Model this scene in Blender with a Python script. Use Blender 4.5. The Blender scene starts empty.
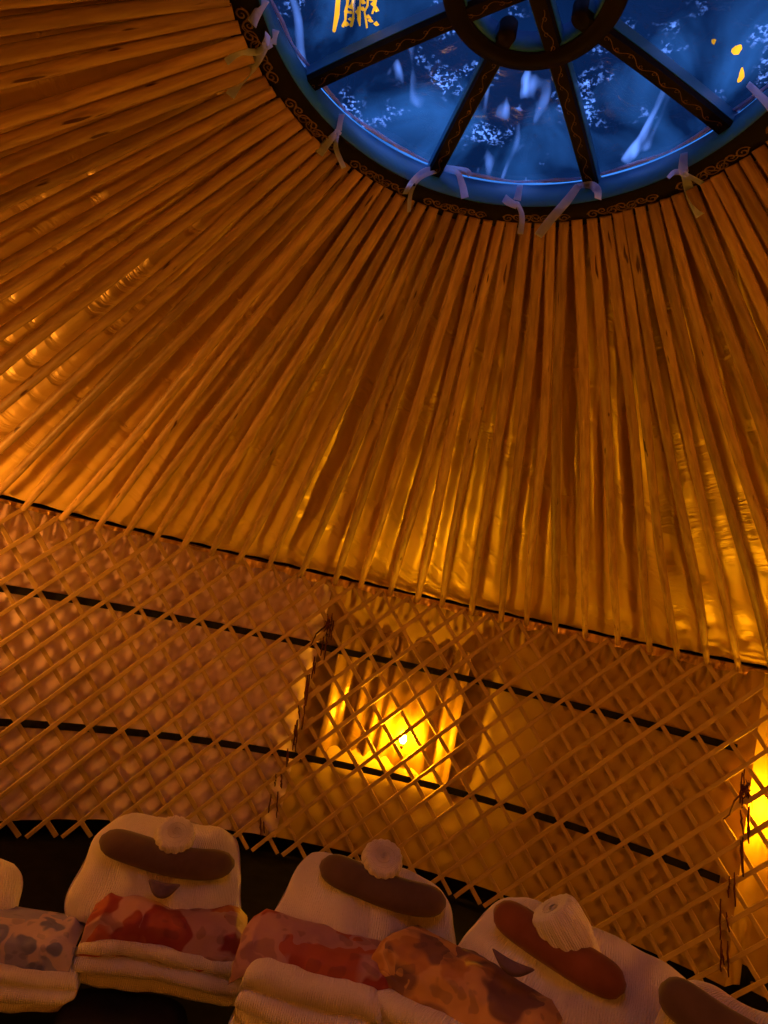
import bpy, bmesh, math, random
from mathutils import Vector, Matrix, noise
random.seed(7)
SC = bpy.context.scene
COL = SC.collection
PI = math.pi
EYE = 1.56                                   # eye height above the floor, metres

# ------------------------------------------------------------------ camera
PITCH, ROLL, FPX = 0.1440, 0.2183, 649.07
_F = Vector((0, math.cos(PITCH), math.sin(PITCH)))
_R0 = Vector((1, 0, 0)); _U0 = _R0.cross(_F)
_c, _s = math.cos(ROLL), math.sin(ROLL)
_R = _c*_R0 + _s*_U0; _U = -_s*_R0 + _c*_U0
cam = bpy.data.objects.new('camera', bpy.data.cameras.new('camera'))
COL.objects.link(cam)
cam.matrix_world = Matrix(((_R.x, _U.x, -_F.x, 0), (_R.y, _U.y, -_F.y, 0), (_R.z, _U.z, -_F.z, EYE), (0, 0, 0, 1)))
cam.data.sensor_width = 36; cam.data.sensor_fit = 'AUTO'
cam.data.lens = FPX/1024*36; cam.data.clip_start = 0.02
SC.camera = cam

def at(px, py, depth):
    """a point of the room seen at pixel px, py at the given depth"""
    return Vector((0, 0, EYE)) + depth*(_F + (px-384)/FPX*_R - (py-512)/FPX*_U)

# ------------------------------------------------------------------ world, exposure
SC.view_settings.view_transform = 'Standard'
SC.view_settings.look = 'None'
SC.view_settings.exposure = 0.35
SC.view_settings.gamma = 1.0
SC.view_settings.use_curve_mapping = False
SC.cycles.use_denoising = True
SC.cycles.max_bounces = 8
SC.cycles.transparent_max_bounces = 12
SC.cycles.sample_clamp_indirect = 3.0
SC.cycles.caustics_reflective = False
SC.cycles.caustics_refractive = False

W = bpy.data.worlds.new('evening_sky'); SC.world = W; W.use_nodes = True
wn = W.node_tree.nodes; wl = W.node_tree.links
for n in list(wn): wn.remove(n)
wo = wn.new('ShaderNodeOutputWorld'); wb = wn.new('ShaderNodeBackground')
wt = wn.new('ShaderNodeTexCoord'); wno = wn.new('ShaderNodeTexNoise'); wr = wn.new('ShaderNodeValToRGB')
wno.inputs['Scale'].default_value = 3.2; wno.inputs['Detail'].default_value = 3
wr.color_ramp.elements[0].position = 0.36; wr.color_ramp.elements[0].color = (0.006, 0.045, 0.20, 1)
wr.color_ramp.elements[1].position = 0.68; wr.color_ramp.elements[1].color = (0.05, 0.24, 0.85, 1)
wl.new(wt.outputs['Generated'], wno.inputs['Vector']); wl.new(wno.outputs['Fac'], wr.inputs['Fac'])
wd = wn.new('ShaderNodeVectorMath'); wd.operation = 'DOT_PRODUCT'; wd.inputs[1].default_value = (0.0, -0.42, 0.907)
wl.new(wt.outputs['Generated'], wd.inputs[0])
wm = wn.new('ShaderNodeMapRange'); wm.inputs['From Min'].default_value = 0.58; wm.inputs['From Max'].default_value = 0.98
wl.new(wd.outputs['Value'], wm.inputs['Value'])
wx = wn.new('ShaderNodeMixRGB'); wx.inputs[2].default_value = (1.0, 1.35, 3.3, 1)       # the open sky overhead is the brightest part
wl.new(wm.outputs[0], wx.inputs[0]); wl.new(wr.outputs['Color'], wx.inputs[1]); wl.new(wx.outputs[0], wb.inputs['Color'])
wb.inputs['Strength'].default_value = 1.5
wl.new(wb.outputs[0], wo.inputs[0])
LAMP_COL = (1.0, 0.43, 0.006)                 # candle-orange bulbs
LAMP_POWER = 1750.0
FILL_POWER = 330.0

# ------------------------------------------------------------------ materials
def new_mat(name):
    m = bpy.data.materials.new(name); m.use_nodes = True
    nt = m.node_tree; b = nt.nodes['Principled BSDF']
    return m, nt, b
def noise_ramp(nt, scale, cols, detail=4, vec=None, stretch=None, coord='Object', pos=None, rough=0.55, dist=0.0):
    tc = nt.nodes.new('ShaderNodeTexCoord'); mp = nt.nodes.new('ShaderNodeMapping')
    nt.links.new(tc.outputs[coord], mp.inputs['Vector'])
    if stretch: mp.inputs['Scale'].default_value = stretch
    n = nt.nodes.new('ShaderNodeTexNoise'); n.inputs['Scale'].default_value = scale
    n.inputs['Detail'].default_value = detail; n.inputs['Roughness'].default_value = rough
    n.inputs['Distortion'].default_value = dist
    nt.links.new(mp.outputs[0], n.inputs['Vector'])
    r = nt.nodes.new('ShaderNodeValToRGB'); e = r.color_ramp
    pos = pos or [0.3 + 0.4*i/(len(cols)-1) for i in range(len(cols))]
    while len(e.elements) < len(cols): e.elements.new(0.5)
    for i, (p, c) in enumerate(zip(pos, cols)):
        e.elements[i].position = p; e.elements[i].color = (*c, 1)
    nt.links.new(n.outputs['Fac'], r.inputs['Fac'])
    return n, r, mp
def bump(nt, b, src, strength, dist=0.01, prev=None):
    bp = nt.nodes.new('ShaderNodeBump'); bp.inputs['Strength'].default_value = strength
    bp.inputs['Distance'].default_value = dist
    nt.links.new(src, bp.inputs['Height'])
    if prev: nt.links.new(prev, bp.inputs['Normal'])
    nt.links.new(bp.outputs[0], b.inputs['Normal'])
    return bp.outputs[0]
def simple(name, cols, scale=8, rough=0.7, bs=0.3, bd=0.004, stretch=None, spec=0.3, metal=0, bscale=None, pos=None, sheen=0):
    m, nt, b = new_mat(name)
    n, r, mp = noise_ramp(nt, scale, cols, stretch=stretch, pos=pos)
    nt.links.new(r.outputs['Color'], b.inputs['Base Color'])
    b.inputs['Roughness'].default_value = rough; b.inputs['Specular IOR Level'].default_value = spec
    b.inputs['Metallic'].default_value = metal
    if sheen: b.inputs['Sheen Weight'].default_value = sheen
    if bs:
        if bscale:
            n2 = nt.nodes.new('ShaderNodeTexNoise'); n2.inputs['Scale'].default_value = bscale; n2.inputs['Detail'].default_value = 3
            nt.links.new(mp.outputs[0], n2.inputs['Vector']); bump(nt, b, n2.outputs['Fac'], bs, bd)
        else: bump(nt, b, n.outputs['Fac'], bs, bd)
    return m

def wood_pole():
    m, nt, b = new_mat('honey_pine_pole')
    # grain runs along the pole: UV v is the length, u the girth; Object Info random shifts it per pole
    tc = nt.nodes.new('ShaderNodeTexCoord'); oi = nt.nodes.new('ShaderNodeObjectInfo')
    cx = nt.nodes.new('ShaderNodeCombineXYZ'); ml = nt.nodes.new('ShaderNodeMath'); ml.operation = 'MULTIPLY'; ml.inputs[1].default_value = 53.0
    nt.links.new(oi.outputs['Random'], ml.inputs[0]); nt.links.new(ml.outputs[0], cx.inputs[0]); nt.links.new(ml.outputs[0], cx.inputs[1])
    ad = nt.nodes.new('ShaderNodeVectorMath'); ad.operation = 'ADD'
    nt.links.new(tc.outputs['UV'], ad.inputs[0]); nt.links.new(cx.outputs[0], ad.inputs[1])
    mp = nt.nodes.new('ShaderNodeMapping'); mp.inputs['Scale'].default_value = (3, 3.0, 1)
    nt.links.new(ad.outputs[0], mp.inputs['Vector'])
    n = nt.nodes.new('ShaderNodeTexNoise'); n.inputs['Scale'].default_value = 2.2; n.inputs['Detail'].default_value = 5; n.inputs['Distortion'].default_value = 0.6
    nt.links.new(mp.outputs[0], n.inputs['Vector'])
    r = nt.nodes.new('ShaderNodeValToRGB'); e = r.color_ramp
    e.elements[0].position = 0.3; e.elements[0].color = (0.40, 0.23, 0.08, 1)
    e.elements[1].position = 0.7; e.elements[1].color = (0.68, 0.46, 0.17, 1)
    nt.links.new(n.outputs['Fac'], r.inputs['Fac'])
    # dark knots and bark streaks
    mp2 = nt.nodes.new('ShaderNodeMapping'); mp2.inputs['Scale'].default_value = (1.6, 2.2, 1)
    nt.links.new(ad.outputs[0], mp2.inputs['Vector'])
    v = nt.nodes.new('ShaderNodeTexNoise'); v.inputs['Scale'].default_value = 2.6; v.inputs['Detail'].default_value = 2
    nt.links.new(mp2.outputs[0], v.inputs['Vector'])
    r2 = nt.nodes.new('ShaderNodeValToRGB'); r2.color_ramp.elements[0].position = 0.68; r2.color_ramp.elements[1].position = 0.72
    nt.links.new(v.outputs['Fac'], r2.inputs['Fac'])
    mx = nt.nodes.new('ShaderNodeMixRGB'); mx.inputs[2].default_value = (0.10, 0.035, 0.012, 1)
    nt.links.new(r2.outputs[0], mx.inputs[0]); nt.links.new(r.outputs[0], mx.inputs[1])
    hs = nt.nodes.new('ShaderNodeHueSaturation'); mr = nt.nodes.new('ShaderNodeMapRange')
    mr.inputs['To Min'].default_value = 0.62; mr.inputs['To Max'].default_value = 1.12
    nt.links.new(oi.outputs['Random'], mr.inputs['Value']); nt.links.new(mr.outputs[0], hs.inputs['Value'])
    nt.links.new(mx.outputs[0], hs.inputs['Color']); nt.links.new(hs.outputs[0], b.inputs['Base Color'])
    b.inputs['Roughness'].default_value = 0.5; b.inputs['Specular IOR Level'].default_value = 0.35
    bump(nt, b, n.outputs['Fac'], 0.35, 0.004)
    return m

def satin(name, c1, c2, rough=0.36, metal=0.35, wrinkle=0.5):
    m, nt, b = new_mat(name)
    n, r, mp = noise_ramp(nt, 1.3, [c1, c2])
    nt.links.new(r.outputs[0], b.inputs['Base Color'])
    b.inputs['Roughness'].default_value = rough; b.inputs['Metallic'].default_value = metal
    b.inputs['Specular IOR Level'].default_value = 0.5
    # crimps run across the cloth in patches: UV v is along the slope
    tc = nt.nodes.new('ShaderNodeTexCoord')
    mp2 = nt.nodes.new('ShaderNodeMapping'); mp2.inputs['Scale'].default_value = (2.2, 16, 1)
    nt.links.new(tc.outputs['UV'], mp2.inputs['Vector'])
    w = nt.nodes.new('ShaderNodeTexNoise'); w.inputs['Scale'].default_value = 2.0; w.inputs['Detail'].default_value = 3; w.inputs['Distortion'].default_value = 0.8
    nt.links.new(mp2.outputs[0], w.inputs['Vector'])
    mask = nt.nodes.new('ShaderNodeTexNoise'); mask.inputs['Scale'].default_value = 1.7; mask.inputs['Detail'].default_value = 1
    nt.links.new(tc.outputs['UV'], mask.inputs['Vector'])
    mr = nt.nodes.new('ShaderNodeMapRange'); mr.inputs['From Min'].default_value = 0.5; mr.inputs['From Max'].default_value = 0.68
    nt.links.new(mask.outputs['Fac'], mr.inputs['Value'])
    mu = nt.nodes.new('ShaderNodeMath'); mu.operation = 'MULTIPLY'
    nt.links.new(w.outputs['Fac'], mu.inputs[0]); nt.links.new(mr.outputs[0], mu.inputs[1])
    p = bump(nt, b, mu.outputs[0], wrinkle, 0.03)
    n3 = nt.nodes.new('ShaderNodeTexNoise'); n3.inputs['Scale'].default_value = 5; n3.inputs['Detail'].default_value = 2
    nt.links.new(tc.outputs['Object'], n3.inputs['Vector'])
    bump(nt, b, n3.outputs['Fac'], 0.35, 0.03, p)
    return m

def film():
    m, nt, b = new_mat('wet_clear_plastic'); out = nt.nodes['Material Output']; nt.nodes.remove(b)
    tc = nt.nodes.new('ShaderNodeTexCoord')
    def N(scale, detail=3, dist=0.0, stretch=(1, 1, 1), off=(0, 0, 0)):
        mp = nt.nodes.new('ShaderNodeMapping'); mp.inputs['Scale'].default_value = stretch; mp.inputs['Location'].default_value = off
        nt.links.new(tc.outputs['Object'], mp.inputs['Vector'])
        n = nt.nodes.new('ShaderNodeTexNoise'); n.inputs['Scale'].default_value = scale; n.inputs['Detail'].default_value = detail; n.inputs['Distortion'].default_value = dist
        nt.links.new(mp.outputs[0], n.inputs['Vector']); return n.outputs['Fac']
    def ramp(src, a, c, ca=(0, 0, 0, 1), cc=(1, 1, 1, 1)):
        r = nt.nodes.new('ShaderNodeValToRGB'); r.color_ramp.elements[0].position = a; r.color_ramp.elements[1].position = c
        r.color_ramp.elements[0].color = ca; r.color_ramp.elements[1].color = cc
        nt.links.new(src, r.inputs['Fac']); return r.outputs['Color']
    def mul(a, c):
        mm = nt.nodes.new('ShaderNodeMath'); mm.operation = 'MULTIPLY'; nt.links.new(a, mm.inputs[0]); nt.links.new(c, mm.inputs[1]); return mm.outputs[0]
    def mx(a, c):
        mm = nt.nodes.new('ShaderNodeMath'); mm.operation = 'MAXIMUM'; nt.links.new(a, mm.inputs[0]); nt.links.new(c, mm.inputs[1]); return mm.outputs[0]
    grime = ramp(N(3.4, 4, 0.8, off=(3, 1, 0)), 0.50, 0.80)                   # cloudy streaks on the film
    drops = mul(ramp(N(95, 3, 0.2), 0.50, 0.66), ramp(N(8.0, 3, off=(0, 4, 0)), 0.55, 0.64))      # patches of water drops
    crease = mul(ramp(N(9, 2, 1.2, stretch=(1, 0.3, 1)), 0.60, 0.74), ramp(N(4, 1, off=(7, 0, 0)), 0.5, 0.6))
    tr = nt.nodes.new('ShaderNodeBsdfTransparent')
    col = nt.nodes.new('ShaderNodeMixRGB'); col.inputs[1].default_value = (0.045, 0.055, 0.075, 1); col.inputs[2].default_value = (0.55, 0.60, 0.62, 1)
    nt.links.new(grime, col.inputs[0]); nt.links.new(col.outputs[0], tr.inputs[0])
    tl = nt.nodes.new('ShaderNodeBsdfTranslucent'); tl.inputs[0].default_value = (0.55, 0.75, 1.0, 1)
    tl2 = nt.nodes.new('ShaderNodeBsdfTransparent'); tl2.inputs[0].default_value = (1, 1, 1, 1)
    wet = nt.nodes.new('ShaderNodeMixShader'); wet.inputs[0].default_value = 0.4
    nt.links.new(tl.outputs[0], wet.inputs[1]); nt.links.new(tl2.outputs[0], wet.inputs[2])
    mxs = nt.nodes.new('ShaderNodeMixShader'); nt.links.new(mx(drops, crease), mxs.inputs[0])
    nt.links.new(tr.outputs[0], mxs.inputs[1]); nt.links.new(wet.outputs[0], mxs.inputs[2])
    gl = nt.nodes.new('ShaderNodeBsdfGlossy'); gl.inputs['Roughness'].default_value = 0.18
    gl.inputs['Color'].default_value = (0.8, 0.8, 0.8, 1)
    bp = nt.nodes.new('ShaderNodeBump'); bp.inputs['Strength'].default_value = 0.5; bp.inputs['Distance'].default_value = 0.01
    nt.links.new(N(14, 3, 1.0), bp.inputs['Height']); nt.links.new(bp.outputs[0], gl.inputs['Normal'])
    m2 = nt.nodes.new('ShaderNodeMixShader'); m2.inputs[0].default_value = 0.04
    nt.links.new(mxs.outputs[0], m2.inputs[1]); nt.links.new(gl.outputs[0], m2.inputs[2])
    nt.links.new(m2.outputs[0], out.inputs[0])
    return m

def floral(name, ground, blob1, blob2, dark, scale=7.0, seed=0.0):
    m, nt, b = new_mat(name)
    tc = nt.nodes.new('ShaderNodeTexCoord'); mp = nt.nodes.new('ShaderNodeMapping')
    mp.inputs['Location'].default_value = (seed, seed*1.7, seed*0.6)
    nt.links.new(tc.outputs['Object'], mp.inputs['Vector'])
    ns = nt.nodes.new('ShaderNodeTexNoise'); ns.inputs['Scale'].default_value = 9; ns.inputs['Detail'].default_value = 2
    nt.links.new(mp.outputs[0], ns.inputs['Vector'])
    mix = nt.nodes.new('ShaderNodeMixRGB'); mix.inputs[0].default_value = 0.12
    nt.links.new(mp.outputs[0], mix.inputs[1]); nt.links.new(ns.outputs['Color'], mix.inputs[2])
    def vor(scale, feature='F1'):
        v = nt.nodes.new('ShaderNodeTexVoronoi'); v.feature = feature; v.inputs['Scale'].default_value = scale
        nt.links.new(mix.outputs[0], v.inputs['Vector']); return v
    def ramp(src, stops):
        r = nt.nodes.new('ShaderNodeValToRGB'); e = r.color_ramp; e.interpolation = 'LINEAR'
        while len(e.elements) < len(stops): e.elements.new(0.5)
        for i, (p, c) in enumerate(stops): e.elements[i].position = p; e.elements[i].color = (*c, 1)
        nt.links.new(src, r.inputs['Fac']); return r.outputs[0]
    v1 = vor(scale); big = ramp(v1.outputs['Distance'], [(0.0, dark), (0.12, blob2), (0.3, blob1), (0.42, blob1), (0.47, ground)])
    v2 = vor(scale*2.4); petals = ramp(v2.outputs['Distance'], [(0.0, (1, 1, 1)), (0.28, (1, 1, 1)), (0.34, (0, 0, 0))])
    v3 = vor(scale*2.4, 'DISTANCE_TO_EDGE')
    mA = nt.nodes.new('ShaderNodeMixRGB'); nt.links.new(ramp(v1.outputs['Color'], [(0.35, (0, 0, 0)), (0.45, (1, 1, 1))]), mA.inputs[0])
    mA.inputs[2].default_value = (*blob2, 1); nt.links.new(big, mA.inputs[1])
    mB = nt.nodes.new('ShaderNodeMixRGB')
    ns2 = nt.nodes.new('ShaderNodeTexNoise'); ns2.inputs['Scale'].default_value = scale*0.9; ns2.inputs['Detail'].default_value = 1
    nt.links.new(mp.outputs[0], ns2.inputs['Vector'])
    nt.links.new(ramp(ns2.outputs['Fac'], [(0.5, (0, 0, 0)), (0.56, (1, 1, 1))]), mB.inputs[0])
    nt.links.new(mA.outputs[0], mB.inputs[1]); nt.links.new(big, mB.inputs[2])
    mC = nt.nodes.new('ShaderNodeMixRGB'); mC.blend_type = 'MIX'; mC.inputs[2].default_value = (*dark, 1)
    fac = nt.nodes.new('ShaderNodeMath'); fac.operation = 'MULTIPLY'; fac.inputs[1].default_value = 0.35
    nt.links.new(petals, fac.inputs[0]); nt.links.new(fac.outputs[0], mC.inputs[0]); nt.links.new(mB.outputs[0], mC.inputs[1])
    nt.links.new(mC.outputs[0], b.inputs['Base Color'])
    b.inputs['Roughness'].default_value = 0.6; b.inputs['Specular IOR Level'].default_value = 0.3
    bump(nt, b, ns.outputs['Fac'], 0.3, 0.01)
    return m

def tape():
    m, nt, b = new_mat('pale_lavender_cotton_tape'); out = nt.nodes['Material Output']
    n, r, mp = noise_ramp(nt, 30, [(0.74, 0.82, 1.0), (0.84, 0.90, 1.0)])
    nt.links.new(r.outputs[0], b.inputs['Base Color']); b.inputs['Roughness'].default_value = 0.8
    tl = nt.nodes.new('ShaderNodeBsdfTranslucent'); nt.links.new(r.outputs[0], tl.inputs[0])
    mx = nt.nodes.new('ShaderNodeMixShader'); mx.inputs[0].default_value = 0.82
    nt.links.new(b.outputs[0], mx.inputs[1]); nt.links.new(tl.outputs[0], mx.inputs[2]); nt.links.new(mx.outputs[0], out.inputs[0])
    return m
def glow(name, col, strength):
    m = bpy.data.materials.new(name); m.use_nodes = True; nt = m.node_tree
    for n in list(nt.nodes): nt.nodes.remove(n)
    o = nt.nodes.new('ShaderNodeOutputMaterial'); e = nt.nodes.new('ShaderNodeEmission')
    e.inputs[0].default_value = (*col, 1); e.inputs[1].default_value = strength
    nt.links.new(e.outputs[0], o.inputs[0]); return m

def knit(name, c1, c2):
    m, nt, b = new_mat(name)
    n, r, mp = noise_ramp(nt, 4, [c1, c2])
    nt.links.new(r.outputs[0], b.inputs['Base Color'])
    b.inputs['Roughness'].default_value = 0.95; b.inputs['Specular IOR Level'].default_value = 0.1
    b.inputs['Sheen Weight'].default_value = 0.25
    w = nt.nodes.new('ShaderNodeTexWave'); w.inputs['Scale'].default_value = 22; w.inputs['Distortion'].default_value = 3.0
    w.inputs['Detail'].default_value = 2; w.inputs['Detail Scale'].default_value = 2
    tc = nt.nodes.new('ShaderNodeTexCoord'); nt.links.new(tc.outputs['UV'], w.inputs['Vector'])
    p = bump(nt, b, w.outputs['Fac'], 0.6, 0.006)
    bump(nt, b, n.outputs['Fac'], 0.4, 0.02, p)
    return m

M = {
 'pole': wood_pole(),
 'slat': simple('willow_slat_wood', [(0.40, 0.26, 0.10), (0.55, 0.37, 0.16)], 6, 0.45, 0.3, 0.002, stretch=(1, 1, 1), spec=0.4),
 'roof': satin('gold_satin_roof_cloth', (0.82, 0.56, 0.15), (0.92, 0.66, 0.20), 0.42, 0.20, 0.7),
 'valance': satin('gold_satin_valance', (0.62, 0.38, 0.12), (0.8, 0.5, 0.18), 0.3, 0.45, 1.0),
 'liner_pink': simple('pale_rose_felt_lining', [(0.60, 0.41, 0.45), (0.80, 0.59, 0.64)], 5, 0.9, 0.22, 0.01, spec=0.15, bscale=30),
 'liner_gold': simple('golden_cotton_lining', [(0.44, 0.28, 0.06), (0.50, 0.33, 0.08)], 3.0, 0.6, 0.12, 0.01, spec=0.3, bscale=12),
 'curtain': satin('pleated_gold_satin', (0.20, 0.105, 0.014), (0.27, 0.15, 0.022), 0.34, 0.3, 0.5),
 'strap': simple('black_woven_strap', [(0.005, 0.005, 0.006), (0.012, 0.010, 0.010)], 30, 0.9, 0.2, 0.001),
 'cord': simple('dark_red_hair_cord', [(0.05, 0.010, 0.006), (0.10, 0.02, 0.012)], 40, 0.9, 0.4, 0.002),
 'rim': simple('dark_brown_seam_gap', [(0.03, 0.012, 0.006), (0.14, 0.06, 0.02)], 30, 0.9, 0.4, 0.003),
 'floor': simple('black_wool_rug', [(0.004, 0.004, 0.005), (0.010, 0.008, 0.010)], 12, 1.0, 0.4, 0.004, spec=0.05),
 'skirt': simple('black_felt_skirt', [(0.004, 0.004, 0.005), (0.009, 0.007, 0.008)], 12, 1.0, 0.3, 0.004, spec=0.05),
 'crown': simple('black_painted_wood', [(0.003, 0.002, 0.002), (0.006, 0.004, 0.004)], 9, 0.6, 0.25, 0.002, spec=0.12),
 'crown_blue': simple('blue_painted_wood', [(0.015, 0.15, 0.34), (0.02, 0.20, 0.42)], 6, 0.45, 0.2, 0.002, spec=0.4),
 'gold': simple('old_gold_paint', [(0.12, 0.066, 0.018), (0.26, 0.15, 0.045)], 25, 0.5, 0.2, 0.001, metal=0.0),
 'hem': simple('white_binding_cloth', [(0.55, 0.52, 0.66), (0.72, 0.70, 0.80)], 9, 0.8, 0.4, 0.004),
 'ribbon': tape(),
 'film': film(),
 'towel': knit('white_knit_towel', (0.68, 0.59, 0.54), (0.84, 0.75, 0.70)),
 'bolster': simple('chocolate_brown_velour', [(0.09, 0.055, 0.04), (0.13, 0.08, 0.06)], 10, 0.9, 0.3, 0.004, spec=0.1, sheen=0.2),
 'bolster_red': simple('rust_brown_velour', [(0.15, 0.045, 0.02), (0.21, 0.065, 0.03)], 10, 0.9, 0.3, 0.004, spec=0.1, sheen=0.2),
 'chair': simple('black_upholstery', [(0.006, 0.006, 0.007), (0.012, 0.011, 0.012)], 18, 0.9, 0.3, 0.002, spec=0.1),
 'floral_red': floral('red_floral_cloth', (0.42, 0.22, 0.22), (0.24, 0.03, 0.03), (0.36, 0.08, 0.04), (0.10, 0.02, 0.03), 6, 1.0),
 'floral_blue': floral('violet_floral_cloth', (0.40, 0.30, 0.40), (0.12, 0.12, 0.30), (0.22, 0.20, 0.40), (0.06, 0.05, 0.13), 9, 3.3),
 'floral_gold': floral('amber_floral_cloth', (0.56, 0.31, 0.11), (0.44, 0.20, 0.06), (0.17, 0.08, 0.07), (0.05, 0.03, 0.05), 8, 5.1),
 'brass': simple('aged_brass', [(0.35, 0.2, 0.06), (0.5, 0.3, 0.1)], 20, 0.4, 0.1, 0.001, metal=0.8),
 'bulb': glow('lit_amber_bulb', LAMP_COL, LAMP_POWER),
 'bulb_fill': glow('warm_fill_bulb', (1.0, 0.36, 0.035), FILL_POWER),
 'lamp_reflection': glow('lamp_reflection_glow', (1.0, 0.42, 0.02), 5.0),  # glow of the added lamp reflections above the plastic
}

# ------------------------------------------------------------------ helpers
def tag(o, label=None, cat=None, group=None, kind=None):
    if label: o['label'] = label
    if cat: o['category'] = cat
    if group: o['group'] = group
    if kind: o['kind'] = kind
    return o
def empty(name, loc=(0, 0, 0), mat=None):
    o = bpy.data.objects.new(name, None); COL.objects.link(o); o.empty_display_size = 0.05
    if mat is not None: o.matrix_world = mat
    else: o.location = loc
    return o
def link(name, me, mat, parent=None, smooth=True):
    for p in me.polygons: p.use_smooth = smooth
    o = bpy.data.objects.new(name, me); COL.objects.link(o)
    if mat: me.materials.append(mat)
    if parent: o.parent = parent
    return o
class MB:
    def __init__(s): s.v = []; s.f = []; s.uv = []
    def add(s, vs, fs, uvs=None):
        n = len(s.v); s.v += [tuple(v) for v in vs]; s.f += [tuple(i+n for i in f) for f in fs]
        s.uv += list(uvs) if uvs else [(0, 0)]*len(vs)
    def build(s, name, mat, parent=None, smooth=True):
        me = bpy.data.meshes.new(name); me.from_pydata(s.v, [], s.f)
        l = me.uv_layers.new(name='UVMap'); 
        for lp in me.loops: l.data[lp.index].uv = s.uv[lp.vertex_index]
        bm = bmesh.new(); bm.from_mesh(me); bmesh.ops.recalc_face_normals(bm, faces=bm.faces); bm.to_mesh(me); bm.free()
        me.update(); return link(name, me, mat, parent, smooth)
    def tube(s, pts, rad, n=8, cap=True, flat=1.0, up=Vector((0, 0, 1))):
        """tube through pts; rad number or list; flat squashes the section along up"""
        P = [Vector(p) for p in pts]; k = len(P); vs = []; uvs = []; L = 0
        for i, p in enumerate(P):
            t = (P[min(i+1, k-1)]-P[max(i-1, 0)]).normalized()
            a = t.cross(up); 
            if a.length < 1e-4: a = t.cross(Vector((1, 0.3, 0)))
            a.normalize(); b = a.cross(t).normalized()
            r = rad[i] if isinstance(rad, (list, tuple)) else rad
            if i: L += (p-P[i-1]).length
            for j in range(n):
                th = 2*PI*j/n
                vs.append(p + a*math.cos(th)*r + b*math.sin(th)*r*flat); uvs.append((j/n, L))
        fs = [(i*n+j, i*n+(j+1) % n, (i+1)*n+(j+1) % n, (i+1)*n+j) for i in range(k-1) for j in range(n)]
        if cap: fs += [tuple(range(n-1, -1, -1)), tuple((k-1)*n+j for j in range(n))]
        s.add(vs, fs, uvs)
    def bar(s, pts, w, t, wdir=None, ndir=None):
        """rectangular bar through pts with width w (along wdir(i)) and thickness t (along ndir(i))"""
        P = [Vector(p) for p in pts]; k = len(P); vs = []; uvs = []; L = 0
        for i, p in enumerate(P):
            nd = ndir(i).normalized(); tt = (P[min(i+1, k-1)]-P[max(i-1, 0)]).normalized()
            wd = tt.cross(nd).normalized(); nd = wd.cross(tt).normalized()
            if i: L += (p-P[i-1]).length
            ww = w(i) if callable(w) else w
            c = 0.28*t
            for a, b in ((-1, -.5), (-.8, -1), (.8, -1), (1, -.5), (1, .5), (.8, 1), (-.8, 1), (-1, .5)):
                vs.append(p + wd*a*ww/2 + nd*b*t/2); uvs.append((a, L))
        n = 8
        fs = [(i*n+j, i*n+(j+1) % n, (i+1)*n+(j+1) % n, (i+1)*n+j) for i in range(k-1) for j in range(n)]
        fs += [tuple(range(n-1, -1, -1)), tuple((k-1)*n+j for j in range(n))]
        s.add(vs, fs, uvs)
    def grid(s, fn, nu, nv, closed_u=False, flip=False):
        vs = []; uvs = []
        for i in range(nu):
            for j in range(nv):
                u = i/(nu if closed_u else nu-1); v = j/(nv-1)
                r = fn(u, v)
                if isinstance(r, tuple) and len(r) == 2 and hasattr(r[0], 'x'): vs.append(r[0]); uvs.append(r[1])
                else: vs.append(r); uvs.append((u, v))
        fs = []
        for i in range(nu if closed_u else nu-1):
            for j in range(nv-1):
                a = i*nv+j; b = ((i+1) % nu)*nv+j
                fs.append((a, b, b+1, a+1))
        s.add(vs, fs, uvs)
    def lathe(s, prof, a0=0, a1=2*PI, n=128, closed=False, wob=None):
        """profile of (r, z) round the local z axis"""
        full = abs(a1-a0-2*PI) < 1e-6; cnt = n if full else n+1; k = len(prof); vs = []
        for i in range(cnt):
            th = a0+(a1-a0)*i/n
            for (r, z) in prof: vs.append(Vector((r*math.cos(th), r*math.sin(th), z)))
        fs = []
        for i in range(n):
            ii = (i+1) % cnt
            for j in range(k if closed else k-1):
                jj = (j+1) % k; fs.append((i*k+j, ii*k+j, ii*k+jj, i*k+jj))
        if closed and not full: fs += [tuple(range(k)), tuple((cnt-1)*k+j for j in range(k))]
        s.add(vs, fs)
def nz(p, s=1.0, o=0.0): return noise.noise(Vector((p[0]*s+o, p[1]*s+o*1.3, p[2]*s-o)))

# ------------------------------------------------------------------ the round tent: dimensions
AX, AY = 0.2398, 1.14                        # centre of the round wall
RW = 3.0
ZW = EYE+0.1311                              # wall top
ZB1, ZB2 = EYE-0.3128, EYE-0.9776            # the two black straps
ZL = EYE-1.4626                              # lower edge of the lining
CX, CY, ZC = 0.0718, 1.154, EYE+1.2109       # crown centre
TX, TY = 0.0443, -0.0385
TWIST = math.degrees(0.0964)
STEP = 3.346; PH0 = 52.64                    # pole and lattice pitch, degrees
def wp(az, z, r=RW):
    a = math.radians(az); return Vector((AX+r*math.cos(a), AY+r*math.sin(a), z))
cn = Vector((-TX, -TY, 1)).normalized(); cxx = Vector((1, 0, TX)).normalized(); cyy = cn.cross(cxx)
CM = Matrix(((cxx.x, cyy.x, cn.x, CX), (cxx.y, cyy.y, cn.y, CY), (cxx.z, cyy.z, cn.z, ZC), (0, 0, 0, 1)))
def cp(az, r, z=0.0):
    a = math.radians(az); return CM @ Vector((r*math.cos(a), r*math.sin(a), z))

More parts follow.
